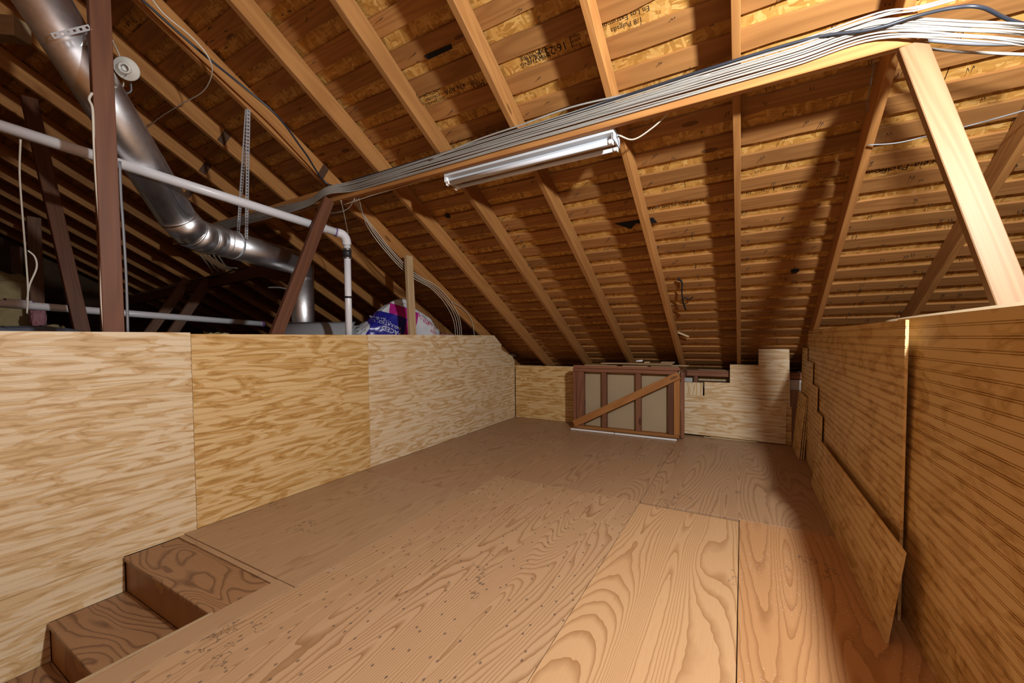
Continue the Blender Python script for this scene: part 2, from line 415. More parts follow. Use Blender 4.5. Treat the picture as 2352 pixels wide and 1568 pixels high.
# stencilled print on the sheathing (upside down as seen from the room)
def stamp(s, u, v, size):
    p = ROOFI @ onroof(u, v, .166)
    p.y = sb0+round((p.y-sb0-BW-(PB-BW)/2)/PB)*PB+BW+(PB-BW)/2
    m = text_mesh(s, size, 'stencil'); 
    R = Matrix(((-1, 0, 0, p.x), (0, 1, 0, p.y), (0, 0, -1, .1652), (0, 0, 0, 1)))
    link('stencil', m, M['ink'], ceiling, ROOF @ R)
for a in [('SHEATHING\nEXPOSURE', 1216, 103, .036), ('24/16', 1222, 124, .045), ('| 16:23 |', 1269, 90, .062), ('S', 1262, 77, .03), ('1/8 inch\nspace\nedges', 1318, 72, .024),
          ('MILL\n|', 1084, 168, .05), ('475', 1050, 182, .045), ('MADE IN THE USA', 1058, 165, .02), ('APA', 1020, 185, .05), ('SUSTAINABLE\nFORESTRY\nINITIATIVE', 985, 210, .028),
          ('Especial Panels\n1/8 Pulgada\nEn Los Extremos\nY Los Costados', 1432, 24, .036), ('APA', 968, 557, .05), ('MILL 475', 1010, 545, .04), ('SHEATHING  24/16', 1085, 535, .034),
          ('Georgia-Pacific', 2110, 367, .062), ('And Sides', 2020, 378, .035), ('Los Costados\nExtremos', 1915, 398, .03), ('El Cotes\nExtremos', 1820, 417, .03), ('N', 1753, 427, .03), ('I', 1778, 424, .05), ('I  DI', 1725, 433, .035),
          ('MADE IN THE USA', 1540, 465, .036), ('PS 2-10', 1600, 455, .032), ('APA', 1490, 473, .04), ('SHEATHING EXPOSURE', 1190, 513, .03), ('SHEATHING  24/16  APA', 1265, 700, .04), ('EXPOSURE 1  MILL', 1390, 697, .04), ('PS 2-10   SHEATHING', 1490, 692, .04),
          ('Especial\nEn Los\nExtremos', 288, 40, .045)]:
    stamp(*a)
# nail plates and a pencilled letter on the rafter sides at the left
for k, u, v in ((6, 519, 311), (7, 470, 388), (8, 434, 442), (5, 737, 404)):
    q = ROOFI @ onx(u, v, XS-XSP*k+.0405)
    link('nail_plate', bbox_mesh('nail_plate', (0, -.03, -.065), (.0015, .03, .065), 0), M['plate'], ceiling, ROOF @ T((XS-XSP*k+.0405, q.y, RH/2)))
q = onx(302, 246, XS-XSP*7+.041)
link('pencil_mark', text_mesh('K', .085, 'pencil_mark'), M['ink'], ceiling, frame((q.x, q.y, q.z), (0, 1/KS, -SL/KS), (0, SL/KS, 1/KS)))
# torn black paper hanging through the sheathing
def scrap(name, pts, n, th=.003):
    P = [ROOFI @ onroof(u, v, n) for u, v in pts]; c = P[0].copy()
    v = [(p.x-c.x, p.y-c.y, 0) for p in P]+[(p.x-c.x, p.y-c.y, th) for p in P]; k = len(P)
    f = [tuple(range(k))[::-1], tuple(range(k, 2*k))]+[(i, (i+1) % k, k+(i+1) % k, k+i) for i in range(k)]
    return link(name, mesh(name, v, f), M['tar_paper'], ceiling, ROOF @ T((c.x, c.y, n)))
scrap('tar_paper_flap', [(974, 128), (1036, 101), (1039, 112), (984, 137)], .141)
scrap('tar_paper_flap', [(1412, 514), (1500, 500), (1510, 512), (1460, 513), (1450, 526)], .140)
p = [onroof(1556, 640, .13), onroof(1566, 648, .12), onroof(1566, 668, .1), onroof(1568, 690, .09), onroof(1575, 712, .085)]
tube('tar_paper_strip', spline(p, 5), .011, M['tar_paper'], ceiling, 6, .25)
tube('tar_paper_strip', spline([onroof(1570, 683, .13), onroof(1582, 687, .12), onroof(1592, 682, .12)], 4), .007, M['tar_paper'], ceiling, 6, .3)
lumber('splinter', onroof(1557, 763, .13), onroof(1582, 773, .12), .02, .006, (0, 0, 1), M['pale_wood'], ceiling, 0)
# knot hole in a board
kb = lathe([(.0, 0), (.028, 0), (.03, .002)], 16)
for u, v in ((1826, 622), (1028, 496)):
    q = ROOFI @ onroof(u, v, RH-.001); link('knot_hole', kb.mesh('knot_hole'), M['tar_paper'], ceiling, ROOF @ T((q.x, q.y, RH-.0022)))

# ================================================================== attic shell behind the low walls
def shell(name, a, b, mat, label):
    c = Vector(((a[0]+b[0])/2, (a[1]+b[1])/2, a[2])); m = bbox_mesh(name, Vector(a)-c, Vector(b)-c, 0)
    return tag(link(name, m, mat, None, T(c)), label, kind='structure')
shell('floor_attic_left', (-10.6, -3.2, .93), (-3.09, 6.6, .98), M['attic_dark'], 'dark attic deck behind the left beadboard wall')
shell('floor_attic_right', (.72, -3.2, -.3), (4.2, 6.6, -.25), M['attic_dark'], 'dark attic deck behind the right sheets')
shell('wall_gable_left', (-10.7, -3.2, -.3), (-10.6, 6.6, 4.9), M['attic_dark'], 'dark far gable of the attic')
shell('wall_gable_right', (4.2, -3.2, -.3), (4.3, 6.6, 4.9), M['rafter'], 'gable boards at the right end of the attic')
shell('wall_rear', (-10.7, -3.3, -1.6), (4.3, -3.2, 4.9), M['rafter'], 'boards closing the attic behind the viewer')
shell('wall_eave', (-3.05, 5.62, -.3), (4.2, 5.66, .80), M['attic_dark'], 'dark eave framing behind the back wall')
rs = bbox_mesh('ceiling_rear', (XMIN, 0, 0), (XMAX, 2.4, .05), 0)
zr = RZ+SL*(RY+1.35)+.18
tag(link('ceiling_rear', rs, M['rafter'], None, frame((0, -1.3, zr), (1, 0, 0), (0, -1/KS, -SL/KS))), 'rear slope of the attic roof', kind='structure')

# ================================================================== floor
floor = link('floor', None, M=T((-1.2, 3, 0))); tag(floor, 'plywood attic floor with a stair opening at the left', kind='structure')
def sheet(x0, x1, y0, y1, mat, z=0, th=.018, name='floor_sheet'):
    g = .0018
    return box_obj(name, (x0+g, y0+g, z-th), (x1-g, y1-g, z), M[mat], floor, 'y', .0012)
YA = 3.03
sheet(-.013, .72, -2.6, YA, 'floor_paint'); sheet(-.65, -.013, -2.6, 2.99, 'floor_wide')
sheet(-1.90, -.65, -2.6, 2.56, 'floor_knot')
sheet(-2.040, -1.90, -2.6, 1.165, 'floor_plain')
sheet(-3.065, -1.90, 1.165, 2.56, 'floor_plain')
sheet(-.65, .72, YA, 5.62, 'floor_far'); sheet(-1.87, -.65, 2.56+.45, 5.62, 'floor_far'); sheet(-1.87, -.65, 2.56, 3.01, 'floor_knot'); sheet(-3.065, -1.87, 2.56, 5.62, 'floor_far')
box_obj('subfloor', (-2.03, -2.6, -.06), (.72, 5.62, -.021), M['attic_dark'], floor, 'y', 0)
box_obj('subfloor', (-3.06, 1.18, -.06), (-2.03, 5.62, -.021), M['attic_dark'], floor, 'y', 0)
# edge of the stair opening
box_obj('edge_trim', (-2.053, -2.6, -.03), (-2.040, .875, .001), M['pale_wood'], floor, 'y', .001)
box_obj('edge_trim', (-3.05, 1.135, -.03), (-2.045, 1.166, -.006), M['floor_plain'], floor, 'x', .001)
box_obj('opening_side', (-2.045, -2.6, -1.6), (-2.03, 1.15, -.031), M['riser'], floor, 'y', 0)
shell('wall_stair_end', (-3.06, -2.66, -1.6), (-2.03, -2.6, 0), M['riser'], 'end of the stairwell below the floor')

# ================================================================== stairs
stairs = empty('staircase', (-2.55, .9, -1.2), 'narrow wooden stairs descending beside the left beadboard wall', 'stairs')
z = -.012; y1 = 1.135
for i in range(6):
    y0 = .885-.295*i
    box_obj('tread', (-3.05, y0-.012, z-.02), (-2.054, y1, z), M['tread'], stairs, 'x', .003)
    box_obj('riser', (-3.05, y0, z-.2), (-2.054, y0+.016, z-.0205), M['riser'], stairs, 'x', .001)
    y1 = y0-.001; z -= .198

# ================================================================== beadboard sheets
PER = .0415
def bead_profile(h):
    pts = [(0, 0)]; y = PER*.55
    while y < h-.017:
        for dy, dz in ((0, 0), (.0008, -.0036), (.0026, -.0036), (.0034, -.0003), (.0072, -.0003), (.0080, -.0036), (.0098, -.0036), (.0106, 0)):
            if y+dy < h: pts.append((y+dy, dz))
        y += PER
    pts.append((h, 0)); return pts
def bead_mesh(name, h, x0f, x1f, th=.011, breaks=()):
    """sheet with grooves along local x; x limits may change with the height y"""
    pr = bead_profile(h)
    for b in breaks:   # exact cut heights
        for i in range(len(pr)-1):
            if pr[i][0]+1e-4 < b < pr[i+1][0]-1e-4:
                t = (b-pr[i][0])/(pr[i+1][0]-pr[i][0]); pr.insert(i+1, (b, pr[i][1]*(1-t)+pr[i+1][1]*t)); break
    mb = MB(); e = 1e-5; last = None; N = len(pr)-1
    for i in range(N):
        (ya, za), (yb, zb) = pr[i], pr[i+1]
        a0, a1 = x0f(ya+e), x1f(ya+e); b0, b1 = x0f(yb-e), x1f(yb-e)
        v = [(a0, ya, za), (a1, ya, za), (b1, yb, zb), (b0, yb, zb), (a0, ya, -th), (a1, ya, -th), (b1, yb, -th), (b0, yb, -th)]
        f = [(0, 1, 2, 3), (7, 6, 5, 4), (1, 5, 6, 2), (4, 0, 3, 7)]
        if i == 0 or abs(last[0]-a0) > 1e-3 or abs(last[1]-a1) > 1e-3: f.append((4, 5, 1, 0))
        nx0, nx1 = (x0f(yb+e), x1f(yb+e)) if i < N-1 else (9e9, 9e9)
        if i == N-1 or abs(nx0-b0) > 1e-3 or abs(nx1-b1) > 1e-3: f.append((3, 2, 6, 7))
        last = (b0, b1); mb.add(v, f)
    return mb.mesh(name)
def cst(x): return lambda y: x
XL = -3.054
wall_left = link('wall_left', None, M=T((XL-.03, 2.5, 0))); tag(wall_left, 'low beadboard wall along the left side', kind='structure')
LM = lambda y, z: frame((XL, y, z), (0, 1, 0), (0, 0, 1))    # local x away from the viewer, y up, normal +x
def lpanel(y0, y1, z0, z1, mat, yf=None, breaks=(), name='beadboard_panel'):
    x0f = cst(.001)
    x1f = cst(y1-y0-.001) if yf is None else (lambda h: yf(h+z0)-y0)
    return link(name, bead_mesh(name, z1-z0, x0f, x1f, breaks=breaks), M[mat], wall_left, LM(y0, z0))
lpanel(-2.6, 1.235, -.010, 1.266, 'bead'); lpanel(1.235, 2.64, .003, 1.257, 'bead_gold')
def endcut(z):
    if z > 1.135: return 4.865+(1.261-z)/(1.261-1.135)*(5.052-4.865)
    return 5.06
lpanel(2.64, 5.06, .003, 1.261, 'bead', endcut, (1.135-.003,))
def endcut2(z):
    if z > .943: return 5.065+(1.05-z)/(1.05-.943)*(5.39-5.065)
    if z > .86: return 5.39+(.943-z)/.083*.06
    return 5.452
lpanel(5.061, 5.452, .003, 1.05, 'bead', endcut2, (.94, .857))
lpanel(-2.6, .88, -.21, -.0125, 'bead'); lpanel(-2.6, .588, -.41, -.212, 'bead'); lpanel(-2.6, .29, -1.4, -.412, 'bead')
box_obj('wall_plate', (-3.15, -2.6, 1.20), (-3.067, 4.7, 1.24), M['old_timber'], wall_left, 'y')
box_obj('wall_backing', (-3.08, -2.6, -1.4), (-3.067, .9, -.02), M['attic_dark'], wall_left, 'y', 0)
for yy in (-.9, -.3, .3, 1.24, 1.85, 2.64, 3.28, 3.9, 4.5): box_obj('wall_stud', (-3.15, yy-.02, .98), (-3.067, yy+.02, 1.199), M['old_timber'], wall_left, 'z')

# back wall
wall_back = link('wall_back', None, M=T((-1.2, 5.5, 0))); tag(wall_back, 'low knee wall under the eave at the back', kind='structure')
BM = lambda x, y, z: frame((x, y, z), (1, 0, 0), (0, 0, 1))    # normal -y
link('beadboard_panel', bead_mesh('beadboard_panel', .80, cst(.004), cst(1.12)), M['bead_gold'], wall_back, BM(-3.05, 5.46, .003))
box_obj('wall_plate', (-3.04, 5.475, .725), (.7, 5.56, .765), M['red_frame'], wall_back, 'x')
box_obj('wall_plate', (-3.04, 5.475, .766), (.7, 5.56, .798), M['red_frame'], wall_back, 'x')
for xx in (-1.2, -.9, -.52, .62): box_obj('wall_stud', (xx, 5.475, 0), (xx+.04, 5.56, .724), M['red_frame'], wall_back, 'z')
box_obj('pale_sheathing', (-.48, 5.59, .66), (-.06, 5.605, .80), M['pale_wood'], wall_back, 'z', 0)
box_obj('insulation_facing', (-.66, 5.565, .64), (-.53, 5.575, .74), M['facing'], wall_back, 'x', 0)
box_obj('insulation_facing', (.44, 5.50, .60), (.70, 5.508, .715), M['facing'], wall_back, 'x', 0)
box_obj('insulation_facing', (.57, 5.46, .60), (.61, 5.466, .70), M['white_paint'], wall_back, 'x', 0)
box_obj('bottom_board', (.40, 5.47, .0), (.60, 5.474, .60), M['grey_timber'], wall_back, 'z', 0)

# sheets leaning at the back, right half
def lean(name, M_, msh, mat, label, cat='panel', group=None):
    o = link(name, msh, M[mat], None, M_); return tag(o, label, cat, group)
def bstep(h): return -.397+.45 if h < .652 else (-.126+.45 if h < .868 else .159+.45)
lean('stepped_sheet', BM(-.45, 5.392, .012), bead_mesh('stepped_sheet', 1.05, bstep, lambda h: .90+.02*(1-h), breaks=(.652, .868)), 'bead', 'pale beadboard sheet with a stepped top against the back wall')
lean('offcut_sheet', frame((-.655, 5.36, .025), (1, 0, -.012), (0, .012, 1)), bead_mesh('offcut_sheet', .478, cst(0), cst(1.075)), 'bead', 'long low beadboard offcut leaning in front of the stepped sheet')
lean('narrow_offcut', frame((-.325, 5.378, .004), (1, 0, 0), (-.06, .01, 1)), bead_mesh('narrow_offcut', .42, cst(.0), cst(.8)), 'bead_gold', 'slightly tilted beadboard offcut peeking out behind the long low offcut')
o = lean('vertical_offcut', frame((-.415, 5.40, .30), (0, 0, 1), (-1, 0, 0)), bead_mesh('vertical_offcut', .285, cst(0), cst(.352)), 'bead', 'small pale offcut with upright grooves beside the framed section')
lean('bottom_strip', frame((-.40, 5.35, .002), (1, -.02, 0), (0, 0, 1)), bbox_mesh('bottom_strip', (0, 0, 0), (.55, .012, .02), .001), 'pale_wood', 'thin pale strip lying under the long low offcut', 'strip')

# framed wall section
FR = empty('framed_section', (-1.3, 5.1, 0), 'short stud-framed wall section with tan backing and diagonal brace', 'wall section')
y0, y1 = 5.06, 5.15
def fx(u): return -1.953+(u-1315)*.00536
box_obj('backing_board', (-1.945, 5.145, .02), (-.64, 5.157, .80), M['hardboard'], FR, 'x', 0)
box_obj('top_plate', (-1.945, y0-.005, .815), (-.632, y1, .853), M['red_frame'], FR, 'x', .003)
box_obj('top_plate', (-1.953, y0-.005, .770), (-.66, y1, .812), M['red_frame'], FR, 'x', .003)
box_obj('bottom_plate', (-1.953, y0, .018), (-.64, y1, .056), M['orange_brace'], FR, 'x', .003)
for a, b, mm in ((1315, 1322, 'red_frame'), (1323, 1342, 'red_frame'), (1388, 1398, 'red_frame'), (1467, 1478, 'red_frame'), (1537, 1548.5, 'old_timber'), (1549, 1561, 'orange_brace')):
    box_obj('stud', (fx(a), y0+.004, .057), (fx(b), y1-.006, .769), M[mm], FR, 'z', .003)
lumber('diagonal_brace', (fx(1318), 5.045, .075), (fx(1560), 5.045, .765), .02, .088, (0, 1, 0), M['orange_brace'], FR, .003)
box_obj('return_plate', (-.628, 5.10, .73), (-.59, 5.40, .80), M['red_frame'], FR, 'y', .002)
box_obj('return_stud', (-.628, 5.10, .02), (-.59, 5.14, .729), M['red_frame'], FR, 'z', .002)
for a, b, w in ((-1.97, -1.395, 0), (-1.387, -.66, .004)):
    t = lumber('trim_strip', (a, 5.025-w, .011), (b, 5.02-w, .011), .03, .018, (0, 1, 0), M['white_paint'], None, .003)
    tag(t, 'white trim strip on the floor below the %s half of the framed section' % ('left' if w == 0 else 'right'), 'trim strip', 'white trim strips')
# wood scraps on top of it
sc_l = [('long thin scrap on top of the framed section, leftmost', (1345, 836), (1422, 838), .10, .855, 'pale_wood'),
        ('greyish ribbed scrap lying across the other scraps', (1385, 833), (1545, 829), .12, .883, 'pale_stud'),
        ('short scrap in the middle of the heap, lowest layer', (1436, 838), (1492, 840), .10, .857, 'pale_wood'),
        ('scrap overhanging the right end of the framed section', (1480, 832), (1578, 835), .09, .872, 'pale_wood'),
        ('darker thin scrap under the overhanging one', (1500, 838), (1558, 839), .08, .858, 'pale_stud'),
        ('small grey ribbed scrap at the right of the heap', (1520, 826), (1548, 826), .10, .905, 'pale_stud')]
for i, (lb, a, b, w, zz, mm) in enumerate(sc_l):
    x0, x1 = fx(a[0]), fx(b[0])
    t = lumber('wood_scrap', (x0, 5.12+.006*i, zz), (x1, 5.11+.008*i, zz+(.006 if i == 1 else 0)), w, .009, (0, 1, .04*(i % 3)), M[mm], None, .001)
    tag(t, lb, 'scrap', 'scraps on the framed section')
t = tube('cardboard_roll', [(fx(1465), 5.13, .915), (fx(1480), 5.135, .922)], .011, M['white_paint'], None, 10); tag(t, 'short white tube on top of the heap of scraps', 'tube')
t = lumber('wood_chip', (fx(1484), 5.13, .902), (fx(1496), 5.13, .905), .03, .014, (0, 1, 0), M['pale_wood']); tag(t, 'small pale wooden chip beside the white tube', 'chip')

# right-hand sheets
def rsheet(name, x, ya, yb, h, ln, mat, label, yf=None, breaks=(), z0=.002, th=.011):
    # local x from yb down to ya, face towards -x
    Mx = frame((x, yb, z0), (0, -1, 0), (ln, 0, 1))
    # (0,-1,0)x(ln,0,1) = (-1,0,ln): faces the room
    x1f = cst(yb-ya)
    x0f = cst(0) if yf is None else (lambda hh: yb-yf(hh))
    return lean(name, Mx, bead_mesh(name, h, x0f, x1f, th, breaks), mat, label)
rsheet('beadboard_sheet', .590, -1.3, 2.52, 1.272, .025, 'bead_right', 'tall amber beadboard sheet nearest at the right')
rsheet('beadboard_sheet', .572, 2.25, 5.09, 1.262, .008, 'bead_right', 'long amber beadboard sheet beyond the nearest one at the right')
def rstep(h):
    if h > .955: return 5.03
    if h > .76: return 4.63
    if h > .555: return 4.325
    return 4.06
pr_M = frame((.543, 5.33, .002), (0, -1, 0), (.016, 0, 1))
lean('stair_cut_offcut', pr_M, bead_mesh('stair_cut_offcut', 1.08, cst(0), lambda h: 5.33-rstep(h), .012, (.555, .76, .955)), 'bead_right', 'stair-cut beadboard offcut leaning before the long right sheet')
rsheet('leaning_offcut', .488, 2.06, 4.02, .375, .13, 'bead_right', 'low beadboard offcut on the floor leaning against the right sheets')
for i in range(3):
    rsheet('small_offcut', .478+.020*i, 4.80+.012*i, 5.33, .615-.012*i, .085-.01*i, 'bead_right', ('front', 'middle', 'rear')[i]+' one of three small offcuts leaning in the back right corner')['group'] = 'three small offcuts'
# thin bowed hardboard behind the near sheet
mb = MB(); n = 24
for i in range(n+1):
    t = i/n; y = 2.75-4.0*t; q = min(1, max(0, (2.6-y)/.85)); bow = .108*q*q*(3-2*q); zt = 1.272+.045*math.sin(min(1, t*1.6)*math.pi*.5)
    mb.v += [(.605+bow*.2, y, .002), (.616+bow, y, zt), (.620+bow, y, zt), (.609+bow*.2, y, .002)]
for i in range(n):
    for j in range(4): a = i*4+j; b = i*4+(j+1) % 4; mb.f.append((a, b, b+4, a+4))
mb.f += [(3, 2, 1, 0), (n*4, n*4+1, n*4+2, n*4+3)]
c = Vector((.66, 1, .0)); mb.v = [tuple(Vector(p)-c) for p in mb.v]
tag(link('bowed_hardboard', mb.mesh('bowed_hardboard', True), M['hardboard'], None, T(c)), 'thin bowed hardboard sheet standing behind the nearest right sheet', 'panel')

# ================================================================== beams, posts, struts
BY, BZ0, BZ1 = 2.35, 2.425, 2.553
beam = box_obj('purlin_beam', (-6.2, BY, BZ0), (.63, BY+.04, BZ1), M['rafter'], None, 'x', .003)
tag(beam, 'long horizontal beam under the rafters carrying the cables', 'beam')
def stick(name, p0, p1, w, h, side, mat, label, cat, group=None):
    return tag(lumber(name, p0, p1, w, h, side, M[mat], None, .003), label, cat, group)
a = Vector((.615, 2.365, 2.422)); d = Vector((.82, 2.10, 1.30))-a
stick('diagonal_strut', a, a+d*2.3, .090, .040, (1, 0, 0), 'light_strut', 'pale diagonal strut at the right with a nail-pocked face', 'strut')
stick('diagonal_strut', (-3.115, 2.30, 2.424), (-3.115, 1.70, .98), .040, .092, (1, 0, 0), 'old_timber', 'reddish-brown diagonal strut behind the left wall under the cable bundle', 'strut')
stick('attic_post', (-3.135, .893, .98), (-3.135, .885, 3.39), .045, .092, (1, 0, 0), 'old_timber', 'thick reddish-brown upright post at the upper left', 'post')
stick('pale_upright', (-3.105, 3.285, 1.24), (-3.105, 3.245, 2.105), .040, .092, (1, 0, 0), 'pale_stud', 'short pale upright stud rising above the left wall before the plastic sack', 'stud')
# distant framing on the left
p0, p1 = dep(66, 225, 3.3), dep(188, 758, 3.3)
stick('diagonal_strut', p0, p1+(p1-p0)*.25, .05, .092, (1, 0, 0), 'old_timber', 'reddish slanting strut left of the thick upright post', 'strut')
for u, wv, lb in ((88, 5.6, 'dim upright post right of the yellow insulation'), (45, 6.8, 'dim upright post farthest left in the dark attic')):
    p = dep(u, 745, wv); q = Vector((p.x, p.y, RZ+SL*(RY-p.y)-.02)); p.z = .98
    stick('far_post', p, q, .05, .13, (1, 0, 0), 'grey_timber', lb, 'post')
# second, lower beam with its struts
pa, pb = dep(705, 600, 4.55), dep(262, 700, 7.0)
stick('lower_beam', pa, pb, .05, .13, (0, 1, 0), 'old_timber', 'dark beam in the deep left attic draped with old cables', 'beam')
for (u, v), (u2, v2), lb in (((432, 642), (338, 770), 'tan slanting strut under the left part of the dark beam'), ((482, 640), (392, 770), 'brown slanting strut under the middle of the dark beam')):
    t = (u-262)/(705-262); dd = 1/((1/7.0)*(1-t)+(1/4.55)*t)
    stick('beam_strut', dep(u, v, dd), dep(u2, v2, dd-.15), .05, .11, (1, 0, 0), 'grey_timber', lb, 'strut')
stick('cross_tie', dep(600, 625, 4.9), dep(690, 640, 4.5), .05, .12, (0, 1, 0), 'old_timber', 'short dark tie behind the round metal duct', 'tie')
stick('stub_timber', dep(-40, 62, 2.6), dep(52, 70, 2.6), .10, .12, (0, 1, 0), 'pale_stud', 'end of a pale timber at the top left beside the duct', 'timber')

# ================================================================== fluorescent fixture
FX = empty('fluorescent_fixture', (-1.29, 2.5, 2.44), 'unlit white two-tube fluorescent strip light hung under the beam', 'light fixture')
x0, x1 = -1.925, -.668; yc = 2.475; zt = 2.445
prof = [(-.078, -.035), (-.078, 0), (.078, 0), (.078, -.035), (.034, -.040), (.020, -.066), (-.020, -.066), (-.034, -.040)]
def extr(prof, a, b):
    n = len(prof); v = [(a, y, z) for y, z in prof]+[(b, y, z) for y, z in prof]
    return v, [tuple(range(n)), tuple(range(2*n-1, n-1, -1))]+[(i+n, i+n+0 if False else (i+1) % n+n, (i+1) % n, i) for i in range(n)]
v, f = extr(prof, 0, x1-x0); bm_ = mesh('channel', v, f)
link('channel', bm_, M['enamel'], FX, T((x0, yc, zt)))
for i, yy in enumerate((-.052, .054)):
    lt = tube('lamp_tube', [(x0+.035, yc+yy, zt-.076), (x1-.035, yc+yy, zt-.076)], .0135, M['tube_glass'], FX, 14)
    for xa, xb in ((x0+.012, x0+.036), (x1-.036, x1-.012)):
        tube('tube_cap', [(xa, yc+yy, zt-.076), (xb, yc+yy, zt-.076)], .0142, M['white_paint'], lt, 12)
    for xx in (x0+.004, x1-.012):
        sk = box_obj('lamp_socket', (xx, yc+yy-.013, zt-.096), (xx+.008, yc+yy+.013, zt-.030), M['white_paint'], FX, 'z', .002)
for xx in (x0-.003, x1): box_obj('end_plate', (xx, yc-.072, zt-.072), (xx+.003, yc+.072, zt), M['enamel'], FX, 'z', .0005)
for xx in (x0+.2, x1-.2): box_obj('hanger_block', (xx, yc-.02, zt), (xx+.03, yc+.02, zt+.06), M['bolt_steel'], FX, 'z', 0)
tube('cable_clamp', [(x1+.003, yc-.01, zt-.03), (x1+.016, yc-.01, zt-.028)], .011, M['bolt_steel'], FX, 10)

# ================================================================== cables
def cable(pts, r, mat, label, group=None, name='cable', n=8, sides=6, flat=.55, fd=(0, 0, 1), cat='cable'):
    t = tube(name, spline(pts, n), r, M[mat], None, sides, flat, fd); return tag(t, label, cat, group)
NB = 14
for i in range(NB):
    fz = i/(NB-1)            # 0 bottom .. 1 top
    ly = random.choice((0, 0, .4, 1))
    z0 = BZ0+.022+.105*fz; y0 = BY-.008-.011*ly
    pts = []
    # right-hand end leaves the beam and fans out
    e = ony(2420, 112-70*fz+random.uniform(-6, 6), 2.24-.08*fz); m = ony(2235, 92-58*fz+random.uniform(-3, 3), 2.29)
    if i >= NB-3: e = ony(2240+8*i, -40, 2.30); m = ony(2120, 12+4*(i % 3), 2.33)
    pts += [e, m]
    xs = [.50, .2, -.15, -.5, -.9, -1.3, -1.7, -2.1, -2.5, -2.85]
    for j, x in enumerate(xs):
        conv = 1-.30*min(1, max(0, -x/3.0))
        pts.append((x, y0-random.uniform(0, .004), BZ0+.016+(.022+.105*fz)*conv+random.uniform(-.0035, .0035)+(.012 if x > .3 else 0)))
    # left of the strut: droops past it and runs on
    pts += [(-3.10, BY-.07-.004*i*.3, BZ0+.035+.052*fz), (-3.45, BY-.03, BZ0-.0+.060*fz), (-4.1, BY-.02, BZ0+.0+.085*fz+random.uniform(-.01, .01)), (-5.2, BY-.02, BZ0+.01+.09*fz), (-6.1, BY-.02, BZ0+.02+.08*fz)]
    cable(pts, .0040, 'cable_white' if i % 4 else 'cable_old', 'white sheathed cable in the bundle stapled along the long beam' if i < NB-3 else 'white cable of the bundle that turns upward at the top right', 'white cables along the beam' if i < NB-3 else 'bundle cables turning upward', fd=(0, 0, 1))
pts = [ony(2430, 75, 2.50), ony(2320, 46, 2.38), ony(2255, 17, 2.29), ony(2190, 18, 2.29), ony(2100, 38, 2.31), ony(2000, 68, 2.32), (.25, BY-.02, BZ1+.010), (-.2, BY-.022, BZ1+.012), (-.7, BY-.018, BZ1+.004), (-1.2, BY-.016, BZ1-.002), (-2.0, BY-.014, BZ1-.006), (-2.7, BY-.012, BZ1-.005), (-3.16, BY-.005, BZ1+.02)]
pts += [onroof(700, 350, -.006), onroof(640, 270, -.006), onroof(560, 200, -.008), onroof(480, 135, -.006), onroof(400, 66, -.01), onroof(300, -25, -.01)]
cable(pts, .008, 'cable_black', 'black cable running over the white bundle and up a rafter', flat=.8)
cable([(-.15, BY-.012, BZ1-.012), (-.5, BY-.014, BZ1+.008), (-.9, BY-.018, BZ1+.035), (-1.25, BY-.02, BZ1+.02), (-1.6, BY-.02, BZ1+.01), (-2.0, BY-.022, BZ1-.03)], .006, 'cable_white', 'loose white cable arching above the bundle over the fixture')
cable([ony(2420, 128, 2.33), ony(2230, 120, 2.42), ony(2020, 109, 2.43), ony(1860, 148, 2.43), ony(1700, 204, 2.43), ony(1560, 248, 2.43), ony(1480, 275, 2.43)], .006, 'cable_white', 'single white cable hanging just below the beam at the right')
cable([(-1.7, 2.41, BZ0-.01), ony(1080, 375, 2.42), ony(960, 417, 2.42), ony(860, 447, 2.42), ony(790, 470, 2.40)], .006, 'cable_cream', 'single cream cable along the lower edge of the beam at the left')
cable([(x1+.016, yc-.01, zt-.028), ony(1455, 320, 2.47), ony(1500, 292, 2.46), ony(1540, 255, 2.44), ony(1560, 235, 2.42)], .005, 'cable_cream', 'thin white cord feeding the right end of the fluorescent fixture')
cable([ony(2420, 98, 2.36), ony(2250, 100, 2.45), ony(2130, 92, 2.47)], .009, 'cable_grey', 'grey flat cable right of the pale diagonal strut')
# four cables down the rafter on the left
G4 = [(800, 458), (850, 520), (905, 590), (950, 632), (1000, 662), (1033, 700), (1050, 740), (1054, 775)]
for i in range(4):
    pts = [onx(u+(i-1.5)*(2.2+.4*j % 3)+random.uniform(-1, 1), v-(i-1.5)*2.0, -3.19+.008*i) for j, (u, v) in enumerate(G4)]
    pts[0] = Vector((-2.86-.03*i, 2.40, BZ0+.01)); pts[-1].z = 1.1
    cable(pts, .0055, 'cable_cream', 'cream cable in the group curving down the rafter to the left wall', 'cream cables down the rafter')
cable([onx(1033, 690, -3.18), onx(1062, 708, -3.18), onx(1083, 735, -3.18), onx(1091, 778, -3.18)], .005, 'cable_cream', 'single thin cable splitting off to the right of the cream group')
cable([onx(783, 460, -3.0), onx(792, 500, -3.2), onx(802, 560, -3.5), onx(805, 640, -3.6), onx(804, 720, -3.6), onx(806, 790, -3.6)], .006, 'cable_cream', 'cream cable hanging down beside the white plastic pipe')
cable([ony(815, 455, 2.40), ony(800, 478, 2.45), ony(775, 488, 2.5), ony(745, 490, 2.6)], .006, 'cable_cream', 'cream cable loop right of the reddish-brown strut')
